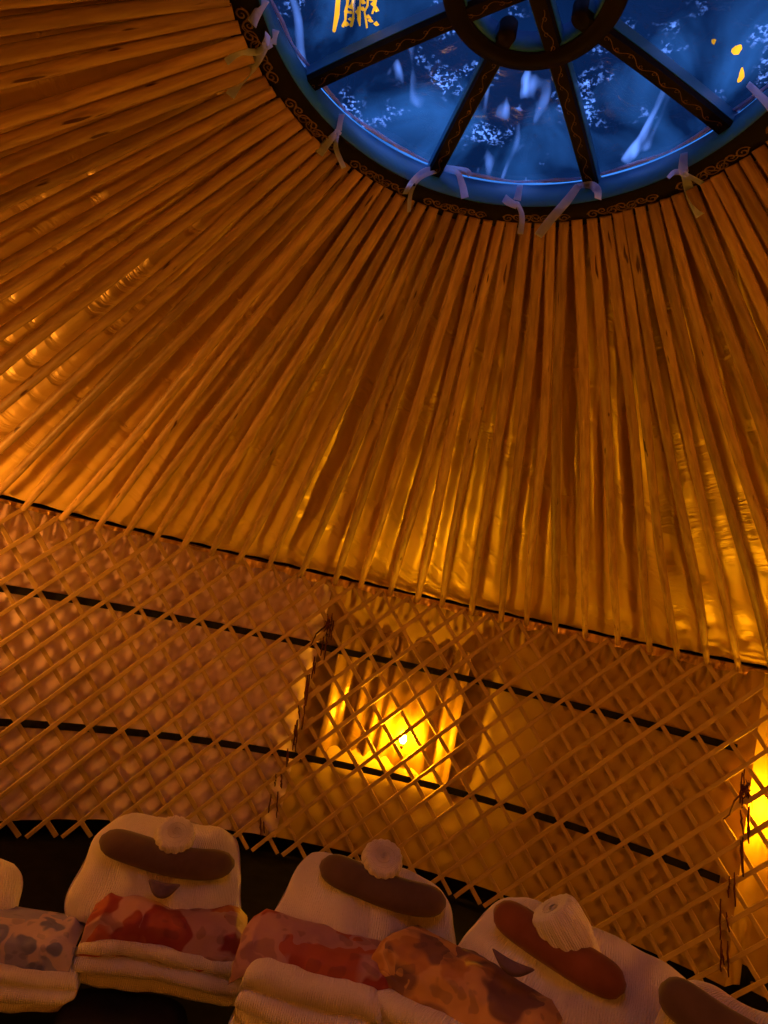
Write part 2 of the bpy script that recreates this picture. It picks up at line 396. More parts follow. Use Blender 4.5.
# ---- floor
mb = MB(); mb.lathe([(0.001, 0.0), (1.5, 0.0), (3.25, 0.0), (3.25, -0.05), (0.001, -0.05)], n=96)
o = mb.build('floor', M['floor'], None, False); o.location = (AX, AY, 0); tag(o, kind='structure', label='black rug floor of the round tent')

# ---- wall lining
SEAM1, SEAM2 = 98.6, 50.5
def bay(az, z):                               # recess of the lining behind the wall lamp
    a = max(0, min(1, (11.8-abs(az-88.5))/4.5)); b = max(0, min(1, (z-(EYE-1.05))/0.25))
    a = a*a*(3-2*a); b = b*b*(3-2*b); return 0.72*a*b*max(0, min(1, (ZW-z)/0.45)) + (1.2*max(0, min(1, (SEAM2-0.1-az)/0.5))*max(0, min(1, (az-38)/6.0)) if az < SEAM2 else 0)
def liner(name, a0, a1, mat, bulge, na, nzv):
    mb = MB()
    def fn(u, v):
        az = a0+(a1-a0)*u; z = ZL+(ZW-0.012-ZL)*v
        ph = 2*PI*(az-PH0)/STEP; zz = 2*PI*(z-ZW)/0.195
        cell = (math.cos(ph)*math.cos(zz)+1)/2
        p = wp(az, z)
        r = RW+0.040 - bulge*cell*0.020 + 0.007*nz(p, 2.2) + 0.004*nz(p, 8) + 0.10*bay(az, z)
        if v > 0.9: r += 0.006*math.sin(az*5.1+nz(p, 4)*3)
        return (wp(az, z+0.012*nz(p, 1.5)*(1 if v < 0.05 else 0), r), (u*(a1-a0)/STEP*0.3, v))
    mb.grid(fn, na, nzv)
    return tag(mb.build(name, mat), kind='structure')
tag(liner('wall_left', SEAM1, 190, M['liner_pink'], 1.0, 460, 110), label='pale rose padded lining behind the lattice')
tag(liner('wall_back', SEAM2, SEAM1, M['liner_gold'], 0.16, 330, 110), label='smooth golden lining behind the lattice')
tag(liner('wall_right', -170, SEAM2, M['liner_gold'], 0.1, 500, 40), label='golden lining continuing round the tent')
mb = MB(); mb.lathe([(3.16, 0), (3.16, ZL+0.10), (3.18, ZL+0.10), (3.18, 0)], n=128)
o = mb.build('baseboard_back', M['skirt']); o.location = (AX, AY, 0); tag(o, kind='structure', label='black felt skirt at the foot of the wall')
mb = MB(); mb.lathe([(3.17, ZL), (3.17, ZW+0.05)], n=128)
o = mb.build('wall_outside', M['skirt']); o.location = (AX, AY, 0); tag(o, kind='structure', label='outer felt of the tent wall')

# ---- roof cloth
def roofpt(az, t, lift):
    a = cp(az-TWIST, 0.655, 0.012); b = wp(az, ZW, RW+0.02)
    p = a.lerp(b, t); return p + Vector((0, 0, lift))
mb = MB()
def fn(u, v):
    az = 360*u; k = (az-PH0)/STEP
    sag = -0.012*(math.cos(2*PI*k))*(0.3+0.7*v)
    p = roofpt(az, v, 0)
    l = 0.029 + sag + 0.012*nz(p, 3.0) + 0.006*nz(p, 9.0)
    l *= min(1, (1-v)*8+0.25)
    q = roofpt(az, v, l)
    return (q, (u*360/STEP*0.18*(0.25+0.75*v)*2, v*2.6))
mb.grid(fn, 860, 70, closed_u=True)
tag(mb.build('ceiling', M['roof']), kind='structure', label='golden satin cloth stretched over the roof poles')

mb = MB()
def fn(u, v):
    if v > 0.99: return wp(360*u, ZW+0.04, 3.175)
    return roofpt(360*u, v/0.99, 0.095)
mb.grid(fn, 180, 24, closed_u=True)
tag(mb.build('roof_outside', M['skirt']), kind='structure', label='outer felt cover of the roof')

# ---- roof poles
AZ = [52.64, 55.64, 58.5, 61.38, 64.77, 68.38, 71.75, 75.13, 78.08, 81.68, 85.36, 88.34, 91.76, 95.5, 98.67, 102.83, 106.7, 110.3, 113.5, 116.7,
      119.86, 122.9, 125.86, 129.4, 133.0]
k = 1
while AZ[-1] < 205: AZ.append(AZ[-1]+STEP+random.uniform(-.35, .135))
lo = 52.64
while lo > 12: lo -= 3.2+random.uniform(-.3, .3); AZ.insert(0, lo)
for i, az in enumerate(AZ):
    mb = MB()
    a = cp(az-TWIST+random.uniform(-.35, .135), 0.632, -0.002+random.uniform(-.003, .003)); b = wp(az, ZW-0.042+random.uniform(-.008, .008), RW-0.028)
    L = (b-a).length; n = 16; pts = []; rad = []
    d = (b-a).normalized(); side = d.cross(Vector((0, 0, 1))).normalized()
    s1 = random.uniform(-.014, .014); s2 = random.uniform(-.010, .010)
    w0 = random.uniform(.0135, .0175); w1 = random.uniform(.019, .024)
    for j in range(n):
        t = j/(n-1)
        p = a.lerp(b, t) + side*(s1*math.sin(PI*t)+s2*math.sin(2*PI*t)+0.004*nz((t*4, i*3.1, 0))) + Vector((0, 0, 0.016*math.sin(PI*t)))
        pts.append(p); r = w0+(w1-w0)*min(1, t*1.7)
        if t > 0.85: r *= 1-(t-0.85)/0.15*0.25
        rad.append(r*(1+0.07*nz((t*7, i*1.7, 2))))
    e = b+d*0.012; pts.append(e); rad.append(rad[-1]*0.5)
    mb.tube(pts, rad, 10, flat=0.85)
    o = mb.build('roof_pole', M['pole'])
    tag(o, 'slender honey-coloured pine pole running from black crown ring down to lattice top', 'pole', 'roof poles fanning out of the crown')

# ---- dark line added for the shaded gap between roof and wall, ruffled valance under it
mb = MB(); pts = []; 
for i in range(401):
    az = -170+360*i/400; p = wp(az, ZW-0.010+0.006*nz((az*.3, 1, 0)), RW+0.012); pts.append(p)
mb.tube(pts, [0.0022+0.009*max(0, nz((i*.17, 5, 0))) for i in range(401)], 6, cap=False)
tag(mb.build('seam_gap_line', M['rim']), kind='structure', label='dark line standing in for the gap between roof and wall')
mb = MB()
def fn(u, v):
    az = 48+92*u; p = wp(az, ZW, 0)
    gold = 1.0 if 52 < az < 112 else 0.5
    d = 0.050*gold*(1+0.5*nz((az*.5, 3, 0)))
    rr = RW+0.018+v*0.010*math.sin(az*7.3+3*nz((az*.8, 0, 1)))+0.012*nz((az*1.9, v*2, 4))*v
    return (wp(az, ZW-0.008-d*v, rr), (u*30, v*.2))
mb.grid(fn, 520, 7)
o = mb.build('trim_2', M['valance']); tag(o, kind='structure', label='crumpled gold satin edge under the roof seam')

# ---- lattice wall panels: two crossing families of slats
ANG = 46.0
Z0, Z1 = 0.02, ZW-0.030
def slat_pts(az_top, sgn, lo, hi, rr):
    """slat leaving the top at az_top; sgn -1 runs to smaller azimuth (to the right in the photo) on its way down"""
    run = (Z1-Z0)/math.tan(math.radians(ANG+2))
    daz = math.degrees(run/RW); n = 15; out = []
    t0, t1 = 0.0, 1.0
    f = lambda t: az_top+sgn*daz*t
    ts = [i/400 for i in range(401) if lo <= f(i/400) <= hi]
    if not ts or ts[-1]-ts[0] < 0.10: return None
    t0, t1 = ts[0], ts[-1]
    for i in range(n):
        t = t0+(t1-t0)*i/(n-1); z = Z1+(Z0-Z1)*t
        az = f(t); out.append((az, z, rr))
    return out
def panel(lo, hi, label, bow):
    root = empty('lattice_wall_panel', wp((lo+hi)/2, 0))
    tag(root, label, 'lattice')
    inv = Matrix.Translation(-Vector(root.location))
    cnt = 0
    for sgn, rr in ((1, RW-0.011), (-1, RW+0.003)):
        k0 = int((lo-PH0)/STEP)-12
        for k in range(k0, k0+60):
            azt = PH0+k*STEP+random.uniform(-.12, .12)
            q = slat_pts(azt, sgn, lo, hi, rr)
            if not q: continue
            w = random.uniform(.021, .026); ext = random.uniform(-.01, .015)
            P = []
            for j, (az, z, r) in enumerate(q):
                t = j/(len(q)-1)
                P.append(wp(az+0.12*nz((az*.2, z*2, k)), z + (ext if j == 0 else 0), r+0.002*nz((az*.3, z*3, sgn))))
            P = [inv @ p for p in P]
            c = inv @ Vector((AX, AY, 0))
            mb = MB(); mb.bar(P, w, 0.009, ndir=lambda i: (P[i]-c)*Vector((1, 1, 0)))
            mb.build('slat', M['slat'], root, False); cnt += 1
    return root, cnt
random.seed(11)
p1, c1 = panel(SEAM1-1.2, 150, 'pale wooden lattice wall section left of the lashed seam, over rose lining', 0)
p2, c2 = panel(SEAM2-0.2, SEAM1+1.0, 'golden wooden lattice wall section between the two lashed seams, with the glowing lamp behind', 0)
p3, c3 = panel(30, SEAM2+0.2, 'narrow bit of wooden lattice wall at the far right edge beside the bright lamp', 0)
print('slats', c1, c2, c3)

# ---- black straps
for zb, lab in ((ZB1, 'upper black strap running behind the lattice just under the roof'), (ZB2, 'lower black strap running behind the lattice at lamp height')):
    mb = MB(); P = []
    for i in range(241):
        az = 52.0+ (150-52.0)*i/240
        P.append(wp(az, zb+0.003*nz((az*.1, zb, 0)), RW+0.0125-0.001))
    c = Vector((AX, AY, 0))
    mb.bar(P, 0.039, 0.003, ndir=lambda i: (P[i]-c)*Vector((1, 1, 0)))
    tag(mb.build('wall_strap', M['strap'], None, False), lab, 'strap')

# ---- dark cord lashing the lattice seams
def lashing(az0, z0, az1, z1, label, n=9, seed=1, big=True):
    random.seed(seed); base = wp(az0, z0, RW-0.02)
    root = empty('lashing_cord', base); tag(root, label, 'cord')
    def T(P, rad, name, k=5):
        mb = MB(); mb.tube([p-base for p in P], rad, k); mb.build(name, M['cord'], root)
    for i in range(n):
        t = i/(n-1); az = az0+(az1-az0)*t+random.uniform(-.25, .25); z = z0+(z1-z0)*t
        for q in range(random.choice((2, 3))):
            a = az+random.uniform(-.5, .5); dz = random.uniform(.06, .20); lean = random.uniform(-.55, -.1)
            P = [wp(a+lean*j/6+0.12*nz((j/6*5, i, q)), z+dz/2-dz*j/6, RW-0.020-0.007*math.sin(PI*j/6)) for j in range(7)]
            T(P, [0.0058*(1-.4*abs(2*j/6-1)) for j in range(7)], 'cord_strand')
        c = wp(az, z, RW-0.004); u = Vector((math.cos(math.radians(az)), math.sin(math.radians(az)), 0)); tv = Vector((-u.y, u.x, 0.6)).normalized()
    if big:
        c = wp(az0, z0, RW-0.022)
        for th in range(9):
            a = 2*PI*th/9; e = c+Vector((0.030*math.cos(a)*random.uniform(.5, 1), -0.004, 0.055*math.sin(a)*random.uniform(.6, 1.4)))
            T([c, c.lerp(e, .6)+Vector((.004, -.008, 0)), e], [0.0075, 0.005, 0.002], 'frayed_end')
        T([c+Vector((0, 0, .02)), c, c-Vector((0, 0, .02))], [.005, .012, .005], 'knot', 7)
        T([c, c+Vector((-.055, -.004, -.07)), c+Vector((-.07, -.004, -.14)), c+Vector((-.10, -.004, -.17))], [.006, .0045, .004, .003], 'frayed_end')
        T([c, c+Vector((.035, -.004, -.04)), c+Vector((.042, -.004, -.09))], [.006, .0045, .003], 'frayed_end')
    return root
lashing(98.3, EYE-0.17, 100.1, 0.16, 'frayed dark red cord tying the lattice seam left of the glowing lamp', 10, 3)
lashing(50.7, EYE-0.50, 51.0, 0.25, 'dark cord knotted down the lattice seam at the right edge of the photo', 6, 5)

# ---- pleated satin cloth behind the lamp
mb = MB()
def fn(u, v):
    az = 80.6+15.6*u; z = EYE-0.99+0.84*v
    pl = 0.012*math.sin(u*46+3.0*nz((u*3, v*1.2, 0)))*(0.4+0.6*abs(nz((u*4, v*1.5, 7)))*2) + 0.008*nz((u*14, v*2.0, 3)) + 0.010*nz((u*2, v*3, 9))
    wing = max(0, (abs(u-0.5)-0.40)/0.10); wing = wing*wing*(3-2*wing)*0.046
    return (wp(az, z, RW+0.075+pl*(1-wing*12)-wing), (u*1.2, v*.25))
mb.grid(fn, 150, 40)
o = mb.build('satin_curtain', M['curtain']); tag(o, 'shiny pleated gold satin cloth hung behind the glowing wall lamp', 'curtain')

# ---- wall lamps
def wall_lamp(az, z, label, group=None, r=RW+0.024, bulb='bulb', rad=0.021):
    root = empty('wall_lamp', wp(az, z, r)); tag(root, label, 'lamp', group)
    mb = MB(); mb.lathe([(0.0, 0.030), (0.011, 0.027), (0.018, 0.016), (0.021, 0.0), (0.017, -0.013), (0.011, -0.022), (0.0, -0.024)], n=20)
    if rad != 0.021: mb.v = [tuple(c*rad/0.021 for c in v) for v in mb.v]
    mb.build('bulb', M[bulb], root)
    mb = MB(); k = rad/0.021; mb.lathe([(0.0, -0.023*k), (0.013*k, -0.022*k), (0.014*k, -0.045*k), (0.010*k, -0.052*k), (0.0, -0.052*k)], n=20)
    mb.build('socket', M['brass'], root)
    u = Vector((math.cos(math.radians(az)), math.sin(math.radians(az)), 0))
    mb = MB(); mb.tube([Vector((0, 0, -0.04)), Vector((0, 0, -0.06))+u*0.01, Vector((0, 0, -0.065))+u*0.035], 0.004, 8)
    mb.build('bracket', M['brass'], root)
    return root
wall_lamp(86.6, EYE-0.757, 'small glowing amber lamp behind the lattice, in front of pleated satin', bulb='bulb')
wall_lamp(47.9, EYE-0.60, 'bright amber lamp cut off by the right edge of the photo', r=RW+0.095, bulb='bulb', rad=0.016)
for az, zz in ((148, 1.22), (232, 0.6), (290, 0.6), (350, 0.7)):  # unseen bulbs added as warm fill; the left one follows the roof glow
    wall_lamp(az, zz, 'warm round fill bulb added on the wall outside the picture', 'added fill bulbs around the wall', r=RW-0.10, bulb='bulb_fill', rad={148: 0.048, 232: 0.020, 290: 0.036, 350: 0.056}[az])

# ------------------------------------------------------------------ the crown
crown = empty('crown_wheel', mat=CM)
tag(crown, 'round black wooden crown ring with blue sides, gold scrollwork and spokes around the skylight', 'roof crown')
mb = MB(); mb.lathe([(0.570, 0.004), (0.574, 0.0), (0.655, -0.002), (0.666, 0.004), (0.668, 0.10), (0.599, 0.10), (0.575, 0.03)], n=160, closed=True)
mb.build('ring', M['crown'], crown)
mb = MB(); mb.lathe([(0.572, 0.004), (0.568, 0.006), (0.584, 0.085), (0.597, 0.098), (0.576, 0.03)], n=160, closed=True)
mb.build('inner_band', M['crown_blue'], crown)
SP = [146.5, 104, 59, 23.5, -33.5, -76, -121, -156.5]
RH = 0.167
def spz(r): return 0.066+0.028*(1-(r/0.6)**2)
for i, a in enumerate(SP):
    th = math.radians(a); dr = Vector((math.cos(th), math.sin(th), 0)); sd = Vector((-dr.y, dr.x, 0))
    r0 = 0.0 if i % 2 == 0 else 0.125
    mb = MB(); P = []
    for j in range(14):
        r = r0+(0.598-r0)*j/13; P.append(dr*r+Vector((0, 0, spz(r)+0.011)))
    mb.bar(P, lambda q: 0.040, 0.046, ndir=lambda q: Vector((0, 0, 1)))
    s = mb.build('spoke', M['crown'], crown, False)
    bmesh_dummy = None
    # blue sides
    mb = MB()
    for sg in (-1, 1):
        Pq = [p+sd*sg*0.0208+Vector((0, 0, 0.005)) for p in P]
        mb.bar(Pq, 0.0022, 0.030, ndir=lambda q: Vector((0, 0, 1)))
    mb.build('blue_side', M['crown_blue'], s, False)
    if i % 2 == 1:                               # rounded inner knob
        mb = MB(); mb.lathe([(0.0, -0.016), (0.016, -0.014), (0.021, -0.004), (0.021, 0.030), (0.0, 0.034)], n=20)
        kb = mb.build('spoke_knob', M['crown'], s); kb.location = dr*0.125+Vector((0, 0, spz(.125)))
    # painted vine under the spoke
    mb = MB()
    Pv = []
    for j in range(90):
        r = r0+0.05+(0.56-r0-0.05)*j/89; Pv.append(dr*r+sd*0.0075*math.sin(r*88)+Vector((0, 0, spz(r)-0.0122)))
    mb.tube(Pv, 0.0008, 4)
    for j in range(int((0.54-r0)/0.036)):
        r = r0+0.07+j*0.036; sg = 1 if j % 2 else -1
        Pc = [dr*(r+0.006*math.cos(w)*(1-w/9))+sd*(sg*(0.002+0.006*math.sin(w)*(1-w/9)))+Vector((0, 0, spz(r)-0.0122)) for w in [q*.5 for q in range(13)]]
        mb.tube(Pc, 0.0007, 4)
    mb.build('painted_vine', M['gold'], s)
mb = MB(); zh = spz(RH)
mb.lathe([(RH-0.020, zh-0.010), (RH-0.018, zh-0.015), (RH+0.022, zh-0.015), (RH+0.025, zh-0.010), (RH+0.025, zh+0.04), (RH-0.018, zh+0.04)], n=72, closed=True)
hub = mb.build('hub_ring', M['crown'], crown)
mb = MB(); mb.lathe([(RH-0.018, zh-0.008), (RH-0.023, zh-0.006), (RH-0.024, zh+0.045), (RH-0.017, zh+0.045)], n=72, closed=True)
mb.build('hub_blue_band', M['crown_blue'], hub)
# gold scrollwork painted on the underside of the ring
def spiral(mb, c, ux, uy, turns, R, w, start=0.0):
    P = [c + (ux*math.cos(a)+uy*math.sin(a))*R*(1-0.86*(a-start)/(2*PI*turns)) for a in [start+2*PI*turns*j/26 for j in range(27)]]
    mb.tube(P, [w*(0.7+0.6*math.sin(PI*j/26)) for j in range(27)], 4)
RM = 0.612
n_or = 16
for q in range(n_or):
    a0 = 360*q/n_or+6.0; mb = MB(); zz = Vector((0, 0, -0.0022))
    for j, (da, sg, R) in enumerate(((-7.4, 1, .018), (-5.0, -1, .015), (-2.5, 1, .019), (0.0, -1, .021), (2.5, 1, .019), (5.0, -1, .015), (7.4, 1, .018))):
        th = math.radians(a0+da); dr = Vector((math.cos(th), math.sin(th), 0)); td = Vector((-dr.y, dr.x, 0))
        c = dr*(RM+sg*0.004)+zz
        spiral(mb, c, td, dr*sg, 1.5, R, 0.0017, PI)
    Pv = []
    for j in range(60):
        th = math.radians(a0-9+18*j/59); r = RM+0.013*math.sin(j/59*PI*6)
        Pv.append(Vector((math.cos(th)*r, math.sin(th)*r, -0.0022)))
    mb.tube(Pv, 0.0015, 4)
    mb.build('painted_scroll', M['gold'], crown)

# ---- skylight sheet of clear plastic with its white hem
sk = empty('skylight_cover', mat=CM)
tag(sk, 'wet clear plastic sheet with a white hem stretched over the crown, evening sky behind', 'skylight cover')
mb = MB()
def fn(u, v):
    th = 2*PI*u; r = 0.002+v*0.596
    x, y = r*math.cos(th), r*math.sin(th)
    z = spz(r)+0.046 + 0.004*nz((x*6, y*6, 0)) + 0.0015*nz((x*30, y*30, 3))
    if r > 0.5: z += (0.104-0.046-0.066)*((r-0.5)/0.098)
    return Vector((x, y, z))
mb.grid(fn, 160, 40, closed_u=True)
mb.build('plastic_sheet', M['film'], sk)
TIES = [190, 166, 155, 133.5, 104, 79.2, 60, 38, 12]
mb = MB()
def hemr(az):
    d = min(abs((az-t+180) % 360-180) for t in TIES)
    return 0.574+0.011*(1-min(1, d/9.0)) + 0.002*nz((az*.15, 2, 0))
def fn(u, v):
    az = 360*u; th = math.radians(az); r = hemr(az)+v*(0.592-hemr(az))*0.75
    return Vector((r*math.cos(th), r*math.sin(th), 0.098+0.003*math.sin(v*PI)+0.003*nz((az*.3, v, 1))))
mb.grid(fn, 300, 6, closed_u=True)
mb.build('white_hem', M['hem'], sk)
mb = MB(); P = []
for i in range(301):
    az = 360*i/300; th = math.radians(az); r = hemr(az)+0.001; P.append(Vector((r*math.cos(th), r*math.sin(th), 0.0965)))
mb.tube(P, 0.0028, 6, cap=False)
mb.build('hem_piping', M['ribbon'], sk)

# ---- ribbons tied along the hem
def onc(px, py, dz):
    """point of the photographed ribbon at height dz above the crown ring's underside"""
    d = _F + (px-384)/FPX*_R - (py-512)/FPX*_U; o0 = Vector((0, 0, EYE)); inv = CM.inverted()
    while True:                              # keep clear of the wooden ring: inside it, or below its underside
        c0 = CM @ Vector((0, 0, dz)); t = (c0-o0).dot(cn)/d.dot(cn); q = inv @ (o0+d*t)
        if dz <= -0.008 or dz > 0.1 or math.hypot(q.x, q.y) < 0.562+0.13*max(0, dz-.03): return o0+d*t
        dz -= 0.004
def ribbon(strands, label, w=0.022, knot=None, base=None):
    mb = MB()
    for st in strands:
        ww = st[0]*1.5 if isinstance(st[0], (int, float)) else w
        pts = [onc(*q) for q in (st[1:] if isinstance(st[0], (int, float)) else st)]
        # smooth through Catmull-Rom
        P = []
        for i in range(len(pts)-1):
            p0 = pts[max(i-1, 0)]; a = pts[i]; b = pts[i+1]; p3 = pts[min(i+2, len(pts)-1)]
            for s in range(6):
                t = s/6
                P.append(0.5*((2*a)+(b-p0)*t+(2*p0-5*a+4*b-p3)*t*t+(3*a-p0-3*b+p3)*t**3))
        P.append(pts[-1]); m = len(P)
        view = [(p-Vector((0, 0, EYE))).normalized() for p in P]
        ph = random.uniform(0, 2)
        def nd(i):
            tt = (P[min(i+1, m-1)]-P[max(i-1, 0)]).normalized(); s_ = tt.cross(Vector((0, 0.6, 0.8)))
            return Vector((0, 0.6, 0.8)) + s_*0.6*math.sin(i/m*3+ph)
        mb.bar(P, lambda i: ww*(0.75+0.25*min(1, i/6)), 0.0012, ndir=nd)
    if knot:
        c = onc(*knot)
        mb.tube([c+Vector((-.008, 0, .003)), c, c+Vector((.008, 0, -.003))], [0.004, 0.0075, 0.004], 8)
    return tag(mb.build('ribbon_tie', M['ribbon']), label, 'ribbon')
random.seed(4)
ribbon([[(266, 0, .09), (258, 12, .04), (252, 24, -.01)]], 'short end of white ribbon at the top left rim, cut by the photo edge')
ribbon([[(276, 30, .09), (272, 44, .06)], [(268, 34, .07), (266, 44, .03), (256, 62, -.01), (240, 80, -.03), (230, 96, -.05)],
        [.010, (272, 44, .05), (256, 52, 0), (240, 52, -.02), (226, 62, -.04)]],
       'long creased white ribbon hanging at the left of the crown over the first scrollwork', knot=(266, 45, .03))
ribbon([[(342, 114, .09), (338, 131, .04)], [(336, 134, .03), (328, 142, 0), (319, 154, -.02)], [.009, (338, 134, .03), (336, 148, 0), (344, 168, -.04)]],
       'short white ribbon below the left spoke with one twisted end', knot=(338, 132, .03))
ribbon([[.010, (438, 168, .095), (424, 171, .06), (412, 182, .02), (405, 194, -.01)], [.008, (440, 170, .09), (420, 178, .04), (411, 192, 0), (409, 212, -.04)],
        [(440, 168, .09), (456, 172, .05), (462, 184, .02), (465, 198, 0)], [.009, (446, 166, .09), (466, 170, .05), (470, 176, .03)]],
       'loosely looped white ribbon under the second spoke from the left', knot=(441, 168, .08))
ribbon([[(520, 185, .09), (517, 200, .04)], [(517, 206, .03), (509, 202, .02), (504, 198, .02)], [.012, (517, 203, .03), (522, 216, -.02), (520, 234, -.05)]],
       'small crumpled white ribbon between the two middle spokes', knot=(517, 204, .03))
ribbon([[.017, (578, 186, .09), (566, 202, .03), (552, 218, -.02), (538, 236, -.05)], [(578, 186, .09), (590, 185, .06), (597, 190, .04), (598, 199, .01)]],
       'widest flat white ribbon slanting down left from the middle right spoke', knot=(579, 186, .08))
ribbon([[(684, 153, .09), (683, 168, .05), (685, 174, .03)], [.009, (686, 174, .03), (675, 172, .03), (668, 178, .01)],
        [.016, (685, 174, .03), (690, 192, -.01), (700, 216, -.05)], [.009, (685, 174, .03), (696, 180, .01), (706, 186, -.01)]],
       'white ribbon bow hanging over the right part of the crown ring', knot=(685, 174, .03))
ribbon([[.010, (748, 84, .07), (756, 92, .03), (768, 104, 0), (778, 118, -.02)]], 'dim ribbon at the extreme right edge of the crown')

# ---- glowing shapes added for orange lamp reflections in the plastic
root = empty('lamp_reflection_cluster', onc(356, 12, .135)); tag(root, 'glowing golden streaks and dots added for lamp reflections in the skylight at top left', 'lamp reflections')
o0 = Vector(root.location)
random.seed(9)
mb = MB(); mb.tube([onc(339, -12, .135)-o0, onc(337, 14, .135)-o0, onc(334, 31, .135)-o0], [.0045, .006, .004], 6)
mb.build('reflection_streak', M['lamp_reflection'], root)
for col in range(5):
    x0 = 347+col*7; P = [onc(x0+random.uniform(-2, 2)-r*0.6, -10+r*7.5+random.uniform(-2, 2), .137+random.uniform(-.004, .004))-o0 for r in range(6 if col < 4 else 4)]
    mb = MB(); mb.tube(P, [random.uniform(.0012, .0045) for _ in P], 5); mb.build('reflection_streak', M['lamp_reflection'], root)
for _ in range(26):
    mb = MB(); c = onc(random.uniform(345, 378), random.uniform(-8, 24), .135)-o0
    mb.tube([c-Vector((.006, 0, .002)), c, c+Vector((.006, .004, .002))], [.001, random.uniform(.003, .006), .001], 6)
    mb.build('reflection_dot', M['lamp_reflection'], root)
for (x, y, dx, dy, s, lab) in ((736, 48, 9, -5, .009, 'glowing oval added for an orange lamp reflection in the skylight at right'),
                              (740, 75, 4, -14, .006, 'thin curved glow added for an orange lamp reflection below the oval one'),
                              (713, 40, 2, 0, .005, 'tiny glowing dot added for an orange lamp reflection, farthest left of the right group')):
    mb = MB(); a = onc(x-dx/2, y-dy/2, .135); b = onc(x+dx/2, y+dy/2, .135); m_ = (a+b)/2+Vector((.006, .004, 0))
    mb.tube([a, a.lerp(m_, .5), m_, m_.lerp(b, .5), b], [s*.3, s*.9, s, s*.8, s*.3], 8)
    tag(mb.build('reflection_spot', M['lamp_reflection']), lab, 'outdoor light')  # glows added for lamp reflections, not lights outside

# ------------------------------------------------------------------ loungers with towels and blankets
def cushion(mb, C, ux, uy, un, W, H, T, n=4.0, bend=0.0, wrinkle=0.006, taper=0.0, seed=0, ridge=0.0, nu=34, nv=26, sag=0.0):
    """puffy rounded slab: W along ux, H along uy, T along un"""
    def side(sg):
        def fn(u, v):
            a = -1+2*u; b = -1+2*v
            # map square to a rounded square
            k = 0.26
            x = a*math.sqrt(max(0, 1-k*b*b*b*b*1.0)); y = b*math.sqrt(max(0, 1-k*a*a*a*a))
            e = max(0, (1-abs(a)**n)*(1-abs(b)**n))**0.5
            w = W/2*(1+taper*(-y))
            off = bend*(x*x)
            p = C + ux*(x*w) + uy*(y*H/2 + off) + un*(sg*T/2*e)
            p = p + un*(wrinkle*nz(p, 9, seed)*1.6*(sg > 0)+sag*(x*x)) + uy*(wrinkle*nz(p, 7, seed+5)) + ux*(wrinkle*nz(p, 7, seed+9))
            if ridge: p = p + un*ridge*math.sin(y*26+2*nz(p, 5, seed))*(sg > 0)*e
            return (p, (u*W*2, v*H*2))
        return fn
    mb.grid(side(1), nu, nv); mb.grid(side(-1), nu, nv)
def merge(o, d=0.0008):
    bm = bmesh.new(); bm.from_mesh(o.data); bmesh.ops.remove_doubles(bm, verts=bm.verts, dist=d)
    bmesh.ops.recalc_face_normals(bm, faces=bm.faces); bm.to_mesh(o.data); bm.free()
def frame(px, py, depth, yaw, lean):
    """C, ux, uy(up the back), un(facing) of a leaning back rest seen at px, py"""
    C = at(px, py, depth); y = math.radians(yaw); l = math.radians(lean)
    ux = Vector((math.cos(y), math.sin(y), 0)); back = Vector((-math.sin(y), math.cos(y), 0))
    uy = back*math.sin(l)+Vector((0, 0, 1))*math.cos(l); un = ux.cross(uy).normalized()
    return C, ux, uy, un
WHICH = ['cut off at left edge', 'second from the left', 'middle one, below the lamp', 'right of the middle', 'in the bottom right corner']
